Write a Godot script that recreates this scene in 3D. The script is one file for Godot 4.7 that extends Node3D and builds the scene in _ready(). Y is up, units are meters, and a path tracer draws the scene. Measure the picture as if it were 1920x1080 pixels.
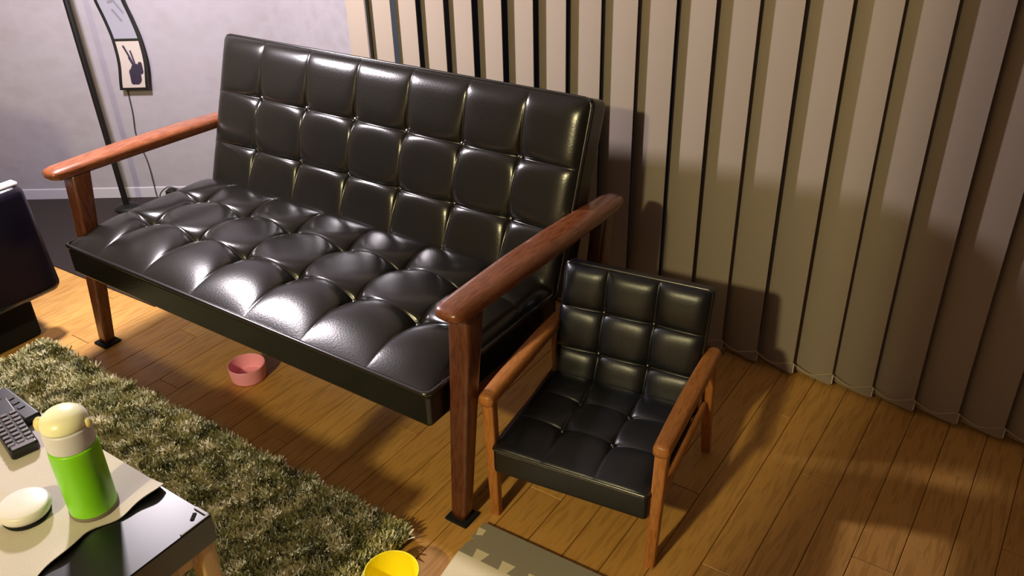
extends Node3D
# A dim living room at night: black tufted two-seat sofa and its child-size twin before vertical blinds.
# x runs along the blinds, z towards the viewer, y up; the sofa's left front foot stands at the origin.

var M := {}
var rng := RandomNumberGenerator.new()

func _ready():
	rng.seed = 7
	_camera()
	_sky()
	_materials()
	_lamps()
	_room()
	_blinds()
	_sofa()
	_child_chair()
	_rug()
	_foam_mat()
	_table()
	_table_things()
	_floor_things()
	_wall_things()
	_armchair()
	_corner_shade()

# ---------------------------------------------------------------- camera, sky, lamps
func _camera():
	var c := Camera3D.new()
	c.name = "camera"
	c.keep_aspect = Camera3D.KEEP_HEIGHT
	c.fov = 36.7356
	c.near = 0.05
	c.far = 60.0
	var bx := Vector3(0.82813, -0.02511, -0.55998)
	var by := Vector3(-0.26357, 0.86422, -0.42854)
	var bz := Vector3(0.49471, 0.50248, 0.70907)
	c.transform = Transform3D(Basis(bx, by, bz).orthonormalized(), Vector3(2.14736, 1.3536, 1.0520))
	add_child(c)
	c.current = true

func _sky():
	var w := WorldEnvironment.new()
	w.name = "world"
	var e := Environment.new()
	e.background_mode = Environment.BG_COLOR
	e.background_color = Color(0.02, 0.022, 0.035)
	e.tonemap_mode = Environment.TONE_MAPPER_LINEAR
	e.tonemap_exposure = 1.0
	e.sdfgi_enabled = true
	e.ssao_enabled = true
	e.ssil_enabled = true
	w.environment = e
	add_child(w)

const LAMP_AT := Vector3(-0.06, 1.20, -0.09)

func omni(called: String, at: Vector3, energy: float, color: Color, size: float, parent: Node):
	var l := OmniLight3D.new()
	l.name = called
	l.light_energy = energy
	l.light_color = color
	l.light_size = size
	l.omni_range = 12.0
	l.omni_attenuation = 2.0
	l.shadow_enabled = true
	parent.add_child(l)
	l.global_position = at
	return l

func _lamps():
	# ceiling lamp of the room behind the viewer
	var at := Vector3(1.42, 2.30, 3.0)
	var t = thing("ceiling_lamp", "round white flush ceiling lamp over the dining end of the room", "lamp", Vector3(at.x, 2.40, at.z))
	part("base", lathe([Vector2(0.0, 0.0), Vector2(0.17, 0.0), Vector2(0.17, -0.02), Vector2(0.15, -0.035), Vector2(0.0, -0.035)], 32), M.white_plastic, t)
	part("diffuser", lathe([Vector2(0.15, -0.035), Vector2(0.16, -0.05), Vector2(0.14, -0.075), Vector2(0.08, -0.088), Vector2(0.0, -0.09)], 32), M.glow_warm, t)
	omni("ceiling_light", Vector3(at.x, 2.27, at.z), 7.6, Color(1.0, 0.935, 0.70), 0.08, t)
	# floor lamp beside the wall: its pole is in view, its heads are above the frame
	var f = thing("floor_lamp", "thin black floor lamp pole standing by the white wall left of the sofa", "lamp", Vector3(-0.752, 0.004, -0.585))
	var top := Vector3(-0.012, 1.72, 0.03)
	part("base", lathe([Vector2(0.0, 0.0), Vector2(0.045, 0.0), Vector2(0.045, 0.008), Vector2(0.036, 0.014), Vector2(0.014, 0.02), Vector2(0.0, 0.02)], 28), M.black_metal, f)
	part("pole", tube([Vector3(0, 0.015, 0), top], 0.011, 12), M.black_metal, f)
	lamp_head(f, top, LAMP_AT - f.position)
	omni("floor_lamp_light", LAMP_AT, 2.45, Color(1.0, 0.955, 0.985), 0.055, f)
func lamp_head(f: Node3D, from: Vector3, bulb_at: Vector3):
	part("arm", tube([from, from.lerp(bulb_at, 0.5) + Vector3(0, 0.12, 0), bulb_at + Vector3(0, 0.09, 0)], 0.007, 10), M.black_metal, f)
	part("shade", lathe([Vector2(0.0, 0.09), Vector2(0.02, 0.09), Vector2(0.025, 0.05), Vector2(0.03, 0.045)], 24), M.black_metal, f, bulb_at)
	part("bulb", ball(Vector3.ZERO, Vector3(0.06, 0.06, 0.06), 20), M.glow_cool, f, bulb_at)

# ---------------------------------------------------------------- materials
func noise(freq: float, octaves: int, seed_: int, kind := FastNoiseLite.TYPE_SIMPLEX_SMOOTH) -> FastNoiseLite:
	var n := FastNoiseLite.new()
	n.noise_type = kind
	n.frequency = freq
	n.seed = seed_
	n.fractal_octaves = octaves
	return n

func ntex(n: FastNoiseLite, ramp: Array, size := 512, normal := false, bump := 4.0) -> NoiseTexture2D:
	var t := NoiseTexture2D.new()
	t.width = size
	t.height = size
	t.seamless = true
	t.noise = n
	if normal:
		t.as_normal_map = true
		t.bump_strength = bump
	else:
		var g := Gradient.new()
		var off := PackedFloat32Array()
		var col := PackedColorArray()
		for k in ramp.size():
			off.append(float(k) / max(1, ramp.size() - 1))
			col.append(ramp[k])
		g.offsets = off
		g.colors = col
		t.color_ramp = g
	return t

func mat(col: Color, rough: float, metal := 0.0, spec := 0.5) -> StandardMaterial3D:
	var m := StandardMaterial3D.new()
	m.albedo_color = col
	m.roughness = rough
	m.metallic = metal
	m.metallic_specular = spec
	return m

func textured(m: StandardMaterial3D, tex: Texture2D, scale: Vector3, world := false) -> StandardMaterial3D:
	m.albedo_texture = tex
	m.uv1_triplanar = true
	m.uv1_world_triplanar = world
	m.uv1_scale = scale
	return m

func _materials():
	M.black_metal = mat(Color(0.035, 0.033, 0.035), 0.45)
	M.white_plastic = mat(Color(0.88, 0.86, 0.83), 0.4)
	for g in [["glow_warm", Color(1.0, 0.85, 0.6), 3.0], ["glow_cool", Color(1.0, 0.93, 0.95), 4.0]]:
		var gm := mat(Color(0.9, 0.9, 0.88), 0.5)
		gm.emission_enabled = true
		gm.emission = g[1]
		gm.emission_energy_multiplier = g[2]
		M[g[0]] = gm
	# room
	var wall_tex := ntex(noise(0.02, 4, 3), [Color(0.93, 0.92, 0.9), Color(1, 1, 1), Color(0.95, 0.94, 0.93)])
	M.wall = textured(mat(Color(0.58, 0.565, 0.60), 0.85), wall_tex, Vector3(0.8, 0.8, 0.8), true)
	M.wall.normal_enabled = true
	M.wall.normal_texture = ntex(noise(0.06, 3, 9), [], 512, true, 3.0)
	M.wall.normal_scale = 0.1
	M.wall_far = mat(Color(0.55, 0.50, 0.45), 0.9)
	M.ceiling = mat(Color(0.62, 0.60, 0.57), 0.9)
	M.trim = mat(Color(0.68, 0.67, 0.71), 0.5)
	M.frame = mat(Color(0.16, 0.15, 0.14), 0.4, 0.6)
	M.night_glass = mat(Color(0.5, 0.55, 0.6, 0.12), 0.03)
	M.night_glass.transparency = BaseMaterial3D.TRANSPARENCY_ALPHA
	M.subfloor = mat(Color(0.20, 0.12, 0.06), 0.8)
	# floor boards: the grain runs along z
	for k in 4:
		var tone: Color = [Color(0.800, 0.590, 0.290), Color(0.775, 0.565, 0.275), Color(0.815, 0.610, 0.305), Color(0.790, 0.580, 0.285)][k]
		var g := ntex(noise(0.012, 5, 20 + k), [tone.darkened(0.14), tone, tone.lightened(0.06), tone.darkened(0.1), tone], 512)
		var m := textured(mat(Color.WHITE, 0.42), g, Vector3(9.0, 9.0, 0.9), true)
		M["plank%d" % k] = m
	# woods of the furniture
	var dark := Color(0.44, 0.22, 0.10)
	var wg := ntex(noise(0.015, 5, 41), [dark.darkened(0.35), dark, dark.lightened(0.1), dark.darkened(0.15), dark], 512)
	M.teak = textured(mat(Color.WHITE, 0.32), wg, Vector3(14, 14, 1.6))
	M.teak.clearcoat_enabled = true
	M.teak.clearcoat = 0.35
	M.teak.clearcoat_roughness = 0.2
	var deep := Color(0.34, 0.165, 0.09)
	var wd := ntex(noise(0.015, 5, 43), [deep.darkened(0.35), deep, deep.lightened(0.08), deep.darkened(0.15), deep], 512)
	M.teak_post = textured(mat(Color.WHITE, 0.34), wd, Vector3(14, 1.6, 14))
	M.teak_post.clearcoat_enabled = true
	M.teak_post.clearcoat = 0.3
	M.teak_post.clearcoat_roughness = 0.22
	var warm := Color(0.66, 0.40, 0.165)
	var ww := ntex(noise(0.015, 5, 47), [warm.darkened(0.3), warm, warm.lightened(0.1), warm.darkened(0.12), warm], 512)
	M.chair_wood = textured(mat(Color.WHITE, 0.42), ww, Vector3(16, 16, 2.0))
	M.chair_post = textured(mat(Color.WHITE, 0.42), ww, Vector3(16, 2.0, 16))
	var pale := Color(0.80, 0.68, 0.50)
	var pw := ntex(noise(0.015, 4, 53), [pale.darkened(0.18), pale, pale.lightened(0.12)], 256)
	M.pale_wood = textured(mat(Color.WHITE, 0.5), pw, Vector3(12, 1.5, 12))
	# leathers
	for g in [["leather", Color(0.085, 0.080, 0.070), 0.235], ["leather_chair", Color(0.065, 0.070, 0.085), 0.36], ["leather_navy", Color(0.06, 0.05, 0.09), 0.20]]:
		var lm := mat(g[1], g[2], 0.0, 0.50)
		lm.normal_enabled = true
		lm.normal_texture = ntex(noise(0.05, 3, 61, FastNoiseLite.TYPE_CELLULAR), [], 512, true, 5.0)
		lm.normal_scale = 0.12
		lm.uv1_triplanar = true
		lm.uv1_scale = Vector3(9, 9, 9)
		M[g[0]] = lm
	M.piping = mat(Color(0.09, 0.088, 0.085), 0.22, 0.0, 0.8)
	M.button = mat(Color(0.03, 0.028, 0.028), 0.22, 0.0, 0.6)
	M.felt = mat(Color(0.022, 0.02, 0.02), 0.95)
	# blinds
	var weave := ntex(noise(0.25, 2, 71), [Color(0.90, 0.88, 0.84), Color(1, 1, 1)], 512)
	M.slat = textured(mat(Color(0.61, 0.565, 0.52), 0.8), weave, Vector3(10, 2.5, 10))
	M.slat.backlight_enabled = true
	M.slat.backlight = Color(0.12, 0.11, 0.09)
	M.weight = mat(Color(0.80, 0.77, 0.72), 0.5)
	M.cord = mat(Color(0.72, 0.66, 0.52), 0.5)
	M.rail = mat(Color(0.7, 0.68, 0.64), 0.4)
	# foam, cloth, plastic
	M.foam_gray = textured(mat(Color(0.60, 0.57, 0.50), 0.9), ntex(noise(0.2, 2, 81), [Color(0.9, 0.9, 0.9), Color(1, 1, 1)], 256), Vector3(8, 8, 8))
	M.foam_cream = textured(mat(Color(0.90, 0.85, 0.72), 0.9), ntex(noise(0.2, 2, 82), [Color(0.92, 0.92, 0.92), Color(1, 1, 1)], 256), Vector3(8, 8, 8))
	M.cloth = textured(mat(Color(0.82, 0.79, 0.75), 0.9), ntex(noise(0.12, 3, 83), [Color(0.88, 0.87, 0.85), Color(1, 1, 1)], 512), Vector3(7, 7, 7))
	M.table_black = mat(Color(0.03, 0.028, 0.032), 0.37, 0.0, 0.6)
	M.corner_trim = mat(Color(0.30, 0.28, 0.27), 0.35, 0.3)
	M.green = mat(Color(0.52, 0.84, 0.12), 0.35)
	M.white_gloss = mat(Color(0.86, 0.86, 0.90), 0.3)
	M.lid_yellow = mat(Color(0.97, 0.97, 0.82), 0.25)
	M.lid_yellow.subsurf_scatter_enabled = true
	M.lid_yellow.subsurf_scatter_strength = 0.15
	M.strap = mat(Color(0.93, 0.88, 0.62), 0.3)
	M.base_grey = mat(Color(0.45, 0.42, 0.36), 0.5)
	M.puck = mat(Color(0.88, 0.86, 0.84), 0.35)
	M.dark_plastic = mat(Color(0.03, 0.03, 0.034), 0.4)
	M.key = mat(Color(0.33, 0.30, 0.33), 0.5)
	M.cup = mat(Color(1.0, 0.93, 0.12), 0.4)
	M.pink = mat(Color(1.0, 0.68, 0.79), 0.5)
	M.rug_base = mat(Color(0.26, 0.25, 0.17), 1.0)
	M.shade_sheet = textured(mat(Color(0.17, 0.13, 0.125), 0.9), ntex(noise(0.1, 3, 88), [Color(0.8, 0.8, 0.8), Color(1, 1, 1)], 256), Vector3(6, 6, 6))  # dark tone stands in for the dimness of the corner floor
	var pile := mat(Color.WHITE, 0.95)
	pile.vertex_color_use_as_albedo = true
	M.pile = pile
	M.paper = mat(Color(0.72, 0.68, 0.66), 0.7)
	M.tan_plastic = mat(Color(0.42, 0.30, 0.12), 0.5)
	M.brown_plastic = mat(Color(0.08, 0.045, 0.03), 0.5)

# ---------------------------------------------------------------- helpers: things and parts
var taken := {}

func numbered(called: String) -> String:
	if not taken.has(called):
		taken[called] = 0
		return called
	taken[called] += 1
	return "%s_%03d" % [called, taken[called]]

func thing(called: String, label: String, category: String, at := Vector3.ZERO, group := "") -> Node3D:
	var o := Node3D.new()
	o.name = numbered(called)
	o.position = at
	add_child(o, true)
	tag(o, label, category, group)
	return o

func tag(o: Node, label: String, category := "", group := "", kind := ""):
	if label:
		o.set_meta("label", label)
	if category:
		o.set_meta("category", category)
	if group:
		o.set_meta("group", group)
	if kind:
		o.set_meta("kind", kind)

func child_name(p: Node, called: String) -> String:
	var key := "count_" + called
	var n: int = counts.get([p.get_instance_id(), key], 0)
	counts[[p.get_instance_id(), key]] = n + 1
	return called if n == 0 else "%s_%03d" % [called, n]
var counts := {}

func part(called: String, mesh: Mesh, material: Material, parent: Node, at := Vector3.ZERO, basis := Basis.IDENTITY) -> MeshInstance3D:
	var o := MeshInstance3D.new()
	o.name = child_name(parent, called)
	o.mesh = mesh
	o.material_override = material
	o.transform = Transform3D(basis, at)
	parent.add_child(o, true)
	return o

func structure(called: String, mesh: Mesh, material: Material, at := Vector3.ZERO, basis := Basis.IDENTITY) -> MeshInstance3D:
	var o := MeshInstance3D.new()
	o.name = called
	o.mesh = mesh
	o.material_override = material
	o.transform = Transform3D(basis, at)
	o.set_meta("kind", "structure")
	add_child(o, true)
	return o

# ---------------------------------------------------------------- helpers: shapes
# Sheets of points given by f(i, j); normals from neighbours. Front faces run clockwise.
func sheet(nu: int, nv: int, f: Callable, wrap_u := false, flip := false) -> ArrayMesh:
	var st := SurfaceTool.new()
	st.begin(Mesh.PRIMITIVE_TRIANGLES)
	add_sheet(st, nu, nv, f, wrap_u, flip)
	return st.commit()

var base_index := {}
func add_sheet(st: SurfaceTool, nu: int, nv: int, f: Callable, wrap_u := false, flip := false):
	var P := []
	for j in nv + 1:
		var row := PackedVector3Array()
		for i in nu + 1:
			row.append(f.call(float(i) / nu, float(j) / nv))
		P.append(row)
	var N := []
	for j in nv + 1:
		var row := PackedVector3Array()
		for i in nu + 1:
			var i0 := i - 1
			var i1 := i + 1
			if wrap_u:
				i0 = nu - 1 if i == 0 else i - 1
				i1 = 1 if i == nu else i + 1
			else:
				i0 = max(i0, 0)
				i1 = min(i1, nu)
			var j0: int = max(j - 1, 0)
			var j1: int = min(j + 1, nv)
			var du: Vector3 = P[j][i1] - P[j][i0]
			var dv: Vector3 = P[j1][i] - P[j0][i]
			if du.length() < 1e-7:
				du = P[j1][i1] - P[j1][i0] if (P[j1][i1] - P[j1][i0]).length() > 1e-7 else P[j0][i1] - P[j0][i0]
			var n := du.cross(dv)
			if n.length() < 1e-14:
				n = Vector3.UP
			n = n.normalized()
			row.append(-n if flip else n)
		N.append(row)
	for j in nv:
		for i in nu:
			var q := [[j, i], [j, i + 1], [j + 1, i + 1], [j + 1, i]]
			var order := [0, 1, 2, 0, 2, 3] if flip else [0, 2, 1, 0, 3, 2]
			for k in order:
				var a = q[k]
				st.set_normal(N[a[0]][a[1]])
				st.set_uv(Vector2(float(a[1]) / nu, float(a[0]) / nv))
				st.add_vertex(P[a[0]][a[1]])

func lathe(profile: Array, sides := 24) -> ArrayMesh:
	# profile runs from top to bottom or bottom to top; corners stay crisp because each span is a sheet of its own
	var st := SurfaceTool.new()
	st.begin(Mesh.PRIMITIVE_TRIANGLES)
	for k in profile.size() - 1:
		var a: Vector2 = profile[k]
		var b: Vector2 = profile[k + 1]
		add_sheet(st, sides, 1, func(u, v):
			var p := a.lerp(b, v)
			return Vector3(p.x * cos(u * TAU), p.y, -p.x * sin(u * TAU)), true)
	return st.commit()

func smooth_lathe(profile: Array, sides := 28) -> ArrayMesh:
	var n := profile.size() - 1
	return sheet(sides, n, func(u, v):
		var p: Vector2 = profile[int(round(v * n))]
		return Vector3(p.x * cos(u * TAU), p.y, -p.x * sin(u * TAU)), true)

func ball(c: Vector3, r: Vector3, n := 16) -> ArrayMesh:
	return sheet(n, n / 2, func(u, v):
		var a: float = v * PI - PI / 2
		return c + Vector3(r.x * cos(a) * cos(u * TAU), r.y * sin(a), -r.z * cos(a) * sin(u * TAU)), true)

func spline(pts: Array, n: int) -> Array:
	var c := Curve3D.new()
	for k in pts.size():
		var a: Vector3 = pts[max(k - 1, 0)]
		var b: Vector3 = pts[min(k + 1, pts.size() - 1)]
		var t := (b - a) / 6.0
		c.add_point(pts[k], -t, t)
	c.bake_interval = 0.004
	var out := []
	var l := c.get_baked_length()
	for k in n + 1:
		out.append(c.sample_baked(l * k / n, true))
	return out

func tube(path: Array, r: float, sides := 8) -> ArrayMesh:
	var st := SurfaceTool.new()
	st.begin(Mesh.PRIMITIVE_TRIANGLES)
	add_tube(st, path, r, sides)
	return st.commit()

func add_tube(st: SurfaceTool, path: Array, r: float, sides := 8):
	var n := path.size() - 1
	var frames := []
	var up := Vector3.UP
	for k in n + 1:
		var d: Vector3 = (path[min(k + 1, n)] - path[max(k - 1, 0)]).normalized()
		if abs(d.dot(up)) > 0.95:
			up = Vector3(0.3, 0, 1).normalized() if abs(d.y) > 0.9 else Vector3.UP
		var s := d.cross(up).normalized()
		up = s.cross(d).normalized()
		frames.append([s, up, d])
	add_sheet(st, sides, n + 2, func(u, v):
		var k := int(round(v * (n + 2))) - 1
		var rr := r
		if k < 0 or k > n:
			rr = 0.0
		k = clampi(k, 0, n)
		var fr = frames[k]
		return path[k] + (fr[0] * cos(u * TAU) + fr[1] * sin(u * TAU)) * rr, true, true)

# A bar lofted through rings [centre, half width, half height]; its cross-section is a superellipse across ax and ay.
func loft(rings: Array, ax: Vector3, ay: Vector3, square := 0.5, sides := 24) -> ArrayMesh:
	var R := []
	var first = rings[0].duplicate()
	first[1] = 0.0
	first[2] = 0.0
	R.append(first)
	R.append_array(rings)
	var last = rings[-1].duplicate()
	last[1] = 0.0
	last[2] = 0.0
	R.append(last)
	var n := R.size() - 1
	var flip := ax.cross(ay).dot(rings[-1][0] - rings[0][0]) < 0
	return sheet(sides, n, func(u, v):
		var g = R[int(round(v * n))]
		var a: float = (u + 0.5 / sides) * TAU
		var c := cos(a)
		var s := sin(a)
		return g[0] + ax * g[1] * sign(c) * pow(abs(c), square) + ay * g[2] * sign(s) * pow(abs(s), square), true, flip)

func quad(st: SurfaceTool, a: Vector3, b: Vector3, c: Vector3, d: Vector3):
	# a, b, c, d clockwise as seen from the front
	var n := (d - a).cross(b - a).normalized()
	for p in [a, b, c, a, c, d]:
		st.set_normal(n)
		st.add_vertex(p)

# Box with chamfered edges, 44 triangles.
func add_cbox(st: SurfaceTool, c: Vector3, size: Vector3, ch: float, basis := Basis.IDENTITY):
	var h := size / 2
	ch = min(ch, min(h.x, min(h.y, h.z)) * 0.95)
	var v := {}
	for sx in [-1, 1]:
		for sy in [-1, 1]:
			for sz in [-1, 1]:
				for ax in 3:
					var p := Vector3(sx * (h.x - ch), sy * (h.y - ch), sz * (h.z - ch))
					p[ax] = [sx, sy, sz][ax] * h[ax]
					v[[sx, sy, sz, ax]] = c + basis * p
	var mid := c
	var put := func(list: Array):
		var p := []
		for k in list:
			p.append(v[k])
		var n: Vector3 = (p[1] - p[0]).cross(p[2] - p[0]).normalized()
		var cen: Vector3 = (p[0] + p[1] + p[2]) / 3.0
		if n.dot(cen - mid) < 0:
			n = -n
		else:
			p.reverse()
		for k in range(1, p.size() - 1):
			for q in [p[0], p[k], p[k + 1]]:
				st.set_normal(n)
				st.add_vertex(q)
	for ax in 3:
		var b1 := (ax + 1) % 3
		var b2 := (ax + 2) % 3
		for s in [-1, 1]:
			var face := []
			for w in [[-1, -1], [1, -1], [1, 1], [-1, 1]]:
				var g := [0, 0, 0]
				g[ax] = s
				g[b1] = w[0]
				g[b2] = w[1]
				face.append([g[0], g[1], g[2], ax])
			put.call(face)
		for s1 in [-1, 1]:
			for s2 in [-1, 1]:
				var e := []
				for w in [[-1, b1], [1, b1], [1, b2], [-1, b2]]:
					var g := [0, 0, 0]
					g[ax] = w[0]
					g[b1] = s1
					g[b2] = s2
					e.append([g[0], g[1], g[2], w[1]])
				put.call(e)
	for sx in [-1, 1]:
		for sy in [-1, 1]:
			for sz in [-1, 1]:
				put.call([[sx, sy, sz, 0], [sx, sy, sz, 1], [sx, sy, sz, 2]])

func cbox(size: Vector3, ch: float, c := Vector3.ZERO, basis := Basis.IDENTITY) -> ArrayMesh:
	var st := SurfaceTool.new()
	st.begin(Mesh.PRIMITIVE_TRIANGLES)
	add_cbox(st, c, size, ch, basis)
	return st.commit()

# Box with rounded edges; warp bends the finished points.
func rbox(size: Vector3, r: float, c := Vector3.ZERO, seg := 6, warp = null) -> ArrayMesh:
	var st := SurfaceTool.new()
	st.begin(Mesh.PRIMITIVE_TRIANGLES)
	var h := size / 2
	for ax in 3:
		var b1 := (ax + 1) % 3
		var b2 := (ax + 2) % 3
		for s in [-1, 1]:
			var coords := func(hh: float) -> Array:
				var o := []
				for k in seg + 1:
					o.append(-hh + r * (1.0 - tan(PI / 4 * (1.0 - float(k) / seg))))
				for k in seg + 1:
					o.append(hh - r * (1.0 - tan(PI / 4 * float(k) / seg)))
				return o
			var c1: Array = coords.call(h[b1])
			var c2: Array = coords.call(h[b2])
			var n := c1.size() - 1
			add_sheet(st, n, n, func(u, v):
				var p := Vector3()
				p[ax] = s * h[ax]
				p[b1] = c1[int(round(u * n))]
				p[b2] = c2[int(round(v * n))]
				var q := p.clamp(-h + Vector3.ONE * r, h - Vector3.ONE * r)
				p = c + q + (p - q).normalized() * r
				return warp.call(p) if warp != null else p, false, s < 0)
	return st.commit()

# Flat outline (clockwise or not) in the xz plane given a thickness, top edge slightly chamfered.
func slab(outline: PackedVector2Array, y0: float, y1: float) -> ArrayMesh:
	var st := SurfaceTool.new()
	st.begin(Mesh.PRIMITIVE_TRIANGLES)
	var pts := outline
	if Geometry2D.is_polygon_clockwise(pts):
		pts = pts.duplicate()
		pts.reverse()
	var tri := Geometry2D.triangulate_polygon(pts)
	for k in range(0, tri.size(), 3):
		var a := pts[tri[k]]
		var b := pts[tri[k + 1]]
		var c := pts[tri[k + 2]]
		var up := (b - a).cross(c - a) > 0
		var t := [a, b, c] if up else [a, c, b]
		for q in t:
			st.set_normal(Vector3.UP)
			st.add_vertex(Vector3(q.x, y1, q.y))
		for q in [t[0], t[2], t[1]]:
			st.set_normal(Vector3.DOWN)
			st.add_vertex(Vector3(q.x, y0, q.y))
	for k in pts.size():
		var a := pts[k]
		var b := pts[(k + 1) % pts.size()]
		quad(st, Vector3(a.x, y0, a.y), Vector3(a.x, y1, a.y), Vector3(b.x, y1, b.y), Vector3(b.x, y0, b.y))
	return st.commit()

# ---------------------------------------------------------------- the room
const WALL_AT := Vector3(-0.92, 0, -0.61)      # a point on the slanted white wall, and its direction
const WALL_ALONG := Vector3(0.83232, 0, -0.55430)
const WALL_OUT := Vector3(0.55430, 0, 0.83232)
const BACK_Z := -1.02

func wall_point(s: float, y: float, off := 0.0) -> Vector3:
	return WALL_AT + WALL_ALONG * s + WALL_OUT * off + Vector3(0, y, 0)

func _room():
	var corner := wall_point(0.74, 0)
	var near_left := wall_point(-2.3, 0)
	# slanted wall left of the sofa
	var wb := Basis(WALL_ALONG, Vector3.UP, WALL_OUT)
	structure("wall_left", cbox(Vector3(3.16, 2.5, 0.1), 0.002), M.wall, wall_point(-0.78, 1.2, -0.05), wb)
	structure("baseboard_left", cbox(Vector3(3.03, 0.045, 0.009), 0.003), M.trim, wall_point(-0.79, 0.0225, 0.0045), wb)
	# back wall: pier, header above the glass door, pier on the right
	structure("wall_back", cbox(Vector3(0.484, 2.5, 0.1), 0.002), M.wall, Vector3(corner.x + 0.227, 1.2, BACK_Z - 0.05))
	structure("wall_back_header", cbox(Vector3(2.95, 0.42, 0.1), 0.002), M.wall, Vector3(1.615, 2.24, BACK_Z - 0.05))
	structure("wall_back_pier", cbox(Vector3(0.40, 2.5, 0.1), 0.002), M.wall, Vector3(3.29, 1.2, BACK_Z - 0.05))
	var w := Node3D.new()
	w.name = "window_1"
	w.position = Vector3(1.615, 0, BACK_Z - 0.05)
	w.set_meta("kind", "structure")
	add_child(w)
	part("window_frame", cbox(Vector3(2.94, 0.05, 0.08), 0.004), M.frame, w, Vector3(0, 0.025, 0))
	part("window_frame", cbox(Vector3(2.94, 0.05, 0.08), 0.004), M.frame, w, Vector3(0, 2.0, 0))
	for x in [-1.44, 0.0, 1.44]:
		part("window_frame", cbox(Vector3(0.06, 1.925, 0.07), 0.004), M.frame, w, Vector3(x, 1.0125, 0))
	for x in [-0.72, 0.72]:
		part("pane", cbox(Vector3(1.38, 1.925, 0.006), 0.001), M.night_glass, w, Vector3(x, 1.0125, 0))
	# the rest of the shell plus an added light blocker, behind and beside the viewer
	structure("wall_right", cbox(Vector3(0.1, 2.5, 5.4), 0.002), M.wall_far, Vector3(3.54, 1.2, 1.58))
	structure("wall_front", cbox(Vector3(6.4, 2.5, 0.1), 0.002), M.wall_far, Vector3(0.35, 1.2, 4.33))
	structure("wall_side", cbox(Vector3(0.1, 2.5, 3.75), 0.002), M.wall_far, Vector3(near_left.x - 0.05, 1.2, near_left.z + 1.75))
	structure("light_blocker_wall", cbox(Vector3(1.80, 2.5, 0.10), 0.002), M.wall_far, Vector3(1.60 + 0.90, 1.2, 1.45))  # added unseen wall, keeps the ceiling light off the right-hand floor and blinds
	structure("ceiling", cbox(Vector3(6.6, 0.1, 5.7), 0.002), M.ceiling, Vector3(0.35, 2.46, 1.58))
	# floor: boards on a subfloor, laid along z
	var fl := Node3D.new()
	fl.name = "floor"
	fl.set_meta("kind", "structure")
	add_child(fl)
	part("subfloor", cbox(Vector3(6.6, 0.1, 5.7), 0.002), M.subfloor, fl, Vector3(0.35, -0.0625, 1.58))
	var pitch := 0.0815
	var lengths := {}
	for i in range(-34, 14):
		var x := 1.749 + pitch * (i + 0.5)
		var z := -1.06 - 0.3 * posmod(i * 2, 5) * 0.6
		while z < 1.5:
			var z1 := z + 0.909
			var a: float = max(z, -1.02)
			var b: float = min(z1, 1.5)
			if b - a > 0.05:
				var key := int(round((b - a) * 1000))
				if not lengths.has(key):
					lengths[key] = cbox(Vector3(pitch - 0.0012, 0.0125, b - a - 0.0012), 0.0011)
				part("plank", lengths[key], M["plank%d" % rng.randi_range(0, 3)], fl, Vector3(x, -0.00625, (a + b) / 2))
			z = z1
	# the floor goes on towards the viewer and to both sides
	part("far_floor", cbox(Vector3(6.6, 0.0125, 2.78), 0.001), M.plank0, fl, Vector3(0.35, -0.00625, 2.8905))
	part("far_floor", cbox(Vector3(0.60, 0.0125, 2.52), 0.001), M.plank1, fl, Vector3(3.19, -0.00625, 0.24))
	part("far_floor", cbox(Vector3(1.9, 0.0125, 2.52), 0.001), M.plank1, fl, Vector3(-1.974, -0.00625, 0.24))

# ---------------------------------------------------------------- vertical blinds
func _blinds():
	var z0 := -0.872
	var b = thing("vertical_blinds", "beige fabric vertical blinds covering the wide window behind the sofa and child chair", "blinds", Vector3(1.55, 0, z0))
	part("headrail", cbox(Vector3(2.95, 0.045, 0.045), 0.006), M.rail, b, Vector3(0, 2.19, 0))
	var top := 2.165
	var wmesh := []
	var pts := []
	var width := 0.111
	# a slat is a thin curved strip of cloth
	var slat := rbox_strip(width, top - 0.012, 0.0016, 0.0035)
	for k in range(-14, 14):
		var right := 1.693 + 0.0981 * k
		var tilt := deg_to_rad(17.0 + rng.randf_range(-3.5, 3.5))
		if k > 0:
			tilt = deg_to_rad(15.0 + rng.randf_range(-3.0, 3.0))
		var basis := Basis(Vector3.UP, -tilt)       # right edge towards the room
		var half := basis * Vector3(width / 2, 0, 0)
		var cx := right - half.x
		var o := part("slat", slat, M.slat, b, Vector3(cx - b.position.x, 0.012, 0.0), basis)
		part("bottom_weight", cbox(Vector3(width + 0.004, 0.030, 0.0012), 0.0005), M.weight, o, Vector3(0.0012, 0.018, -0.0016))
		part("hanger", cbox(Vector3(0.02, 0.03, 0.004), 0.001), M.rail, o, Vector3(0, top - 0.02, 0))
		pts.append(Vector3(right - b.position.x - 0.003, 0.047, half.z + 0.002))
	for k in pts.size() - 1:
		var a: Vector3 = pts[k]
		var c: Vector3 = pts[k + 1]
		var m := (a + c) / 2 + Vector3(0, -0.012, 0.010)
		part("chain", tube(spline([a, m, c], 8), 0.0011, 5), M.cord, b)

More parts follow.
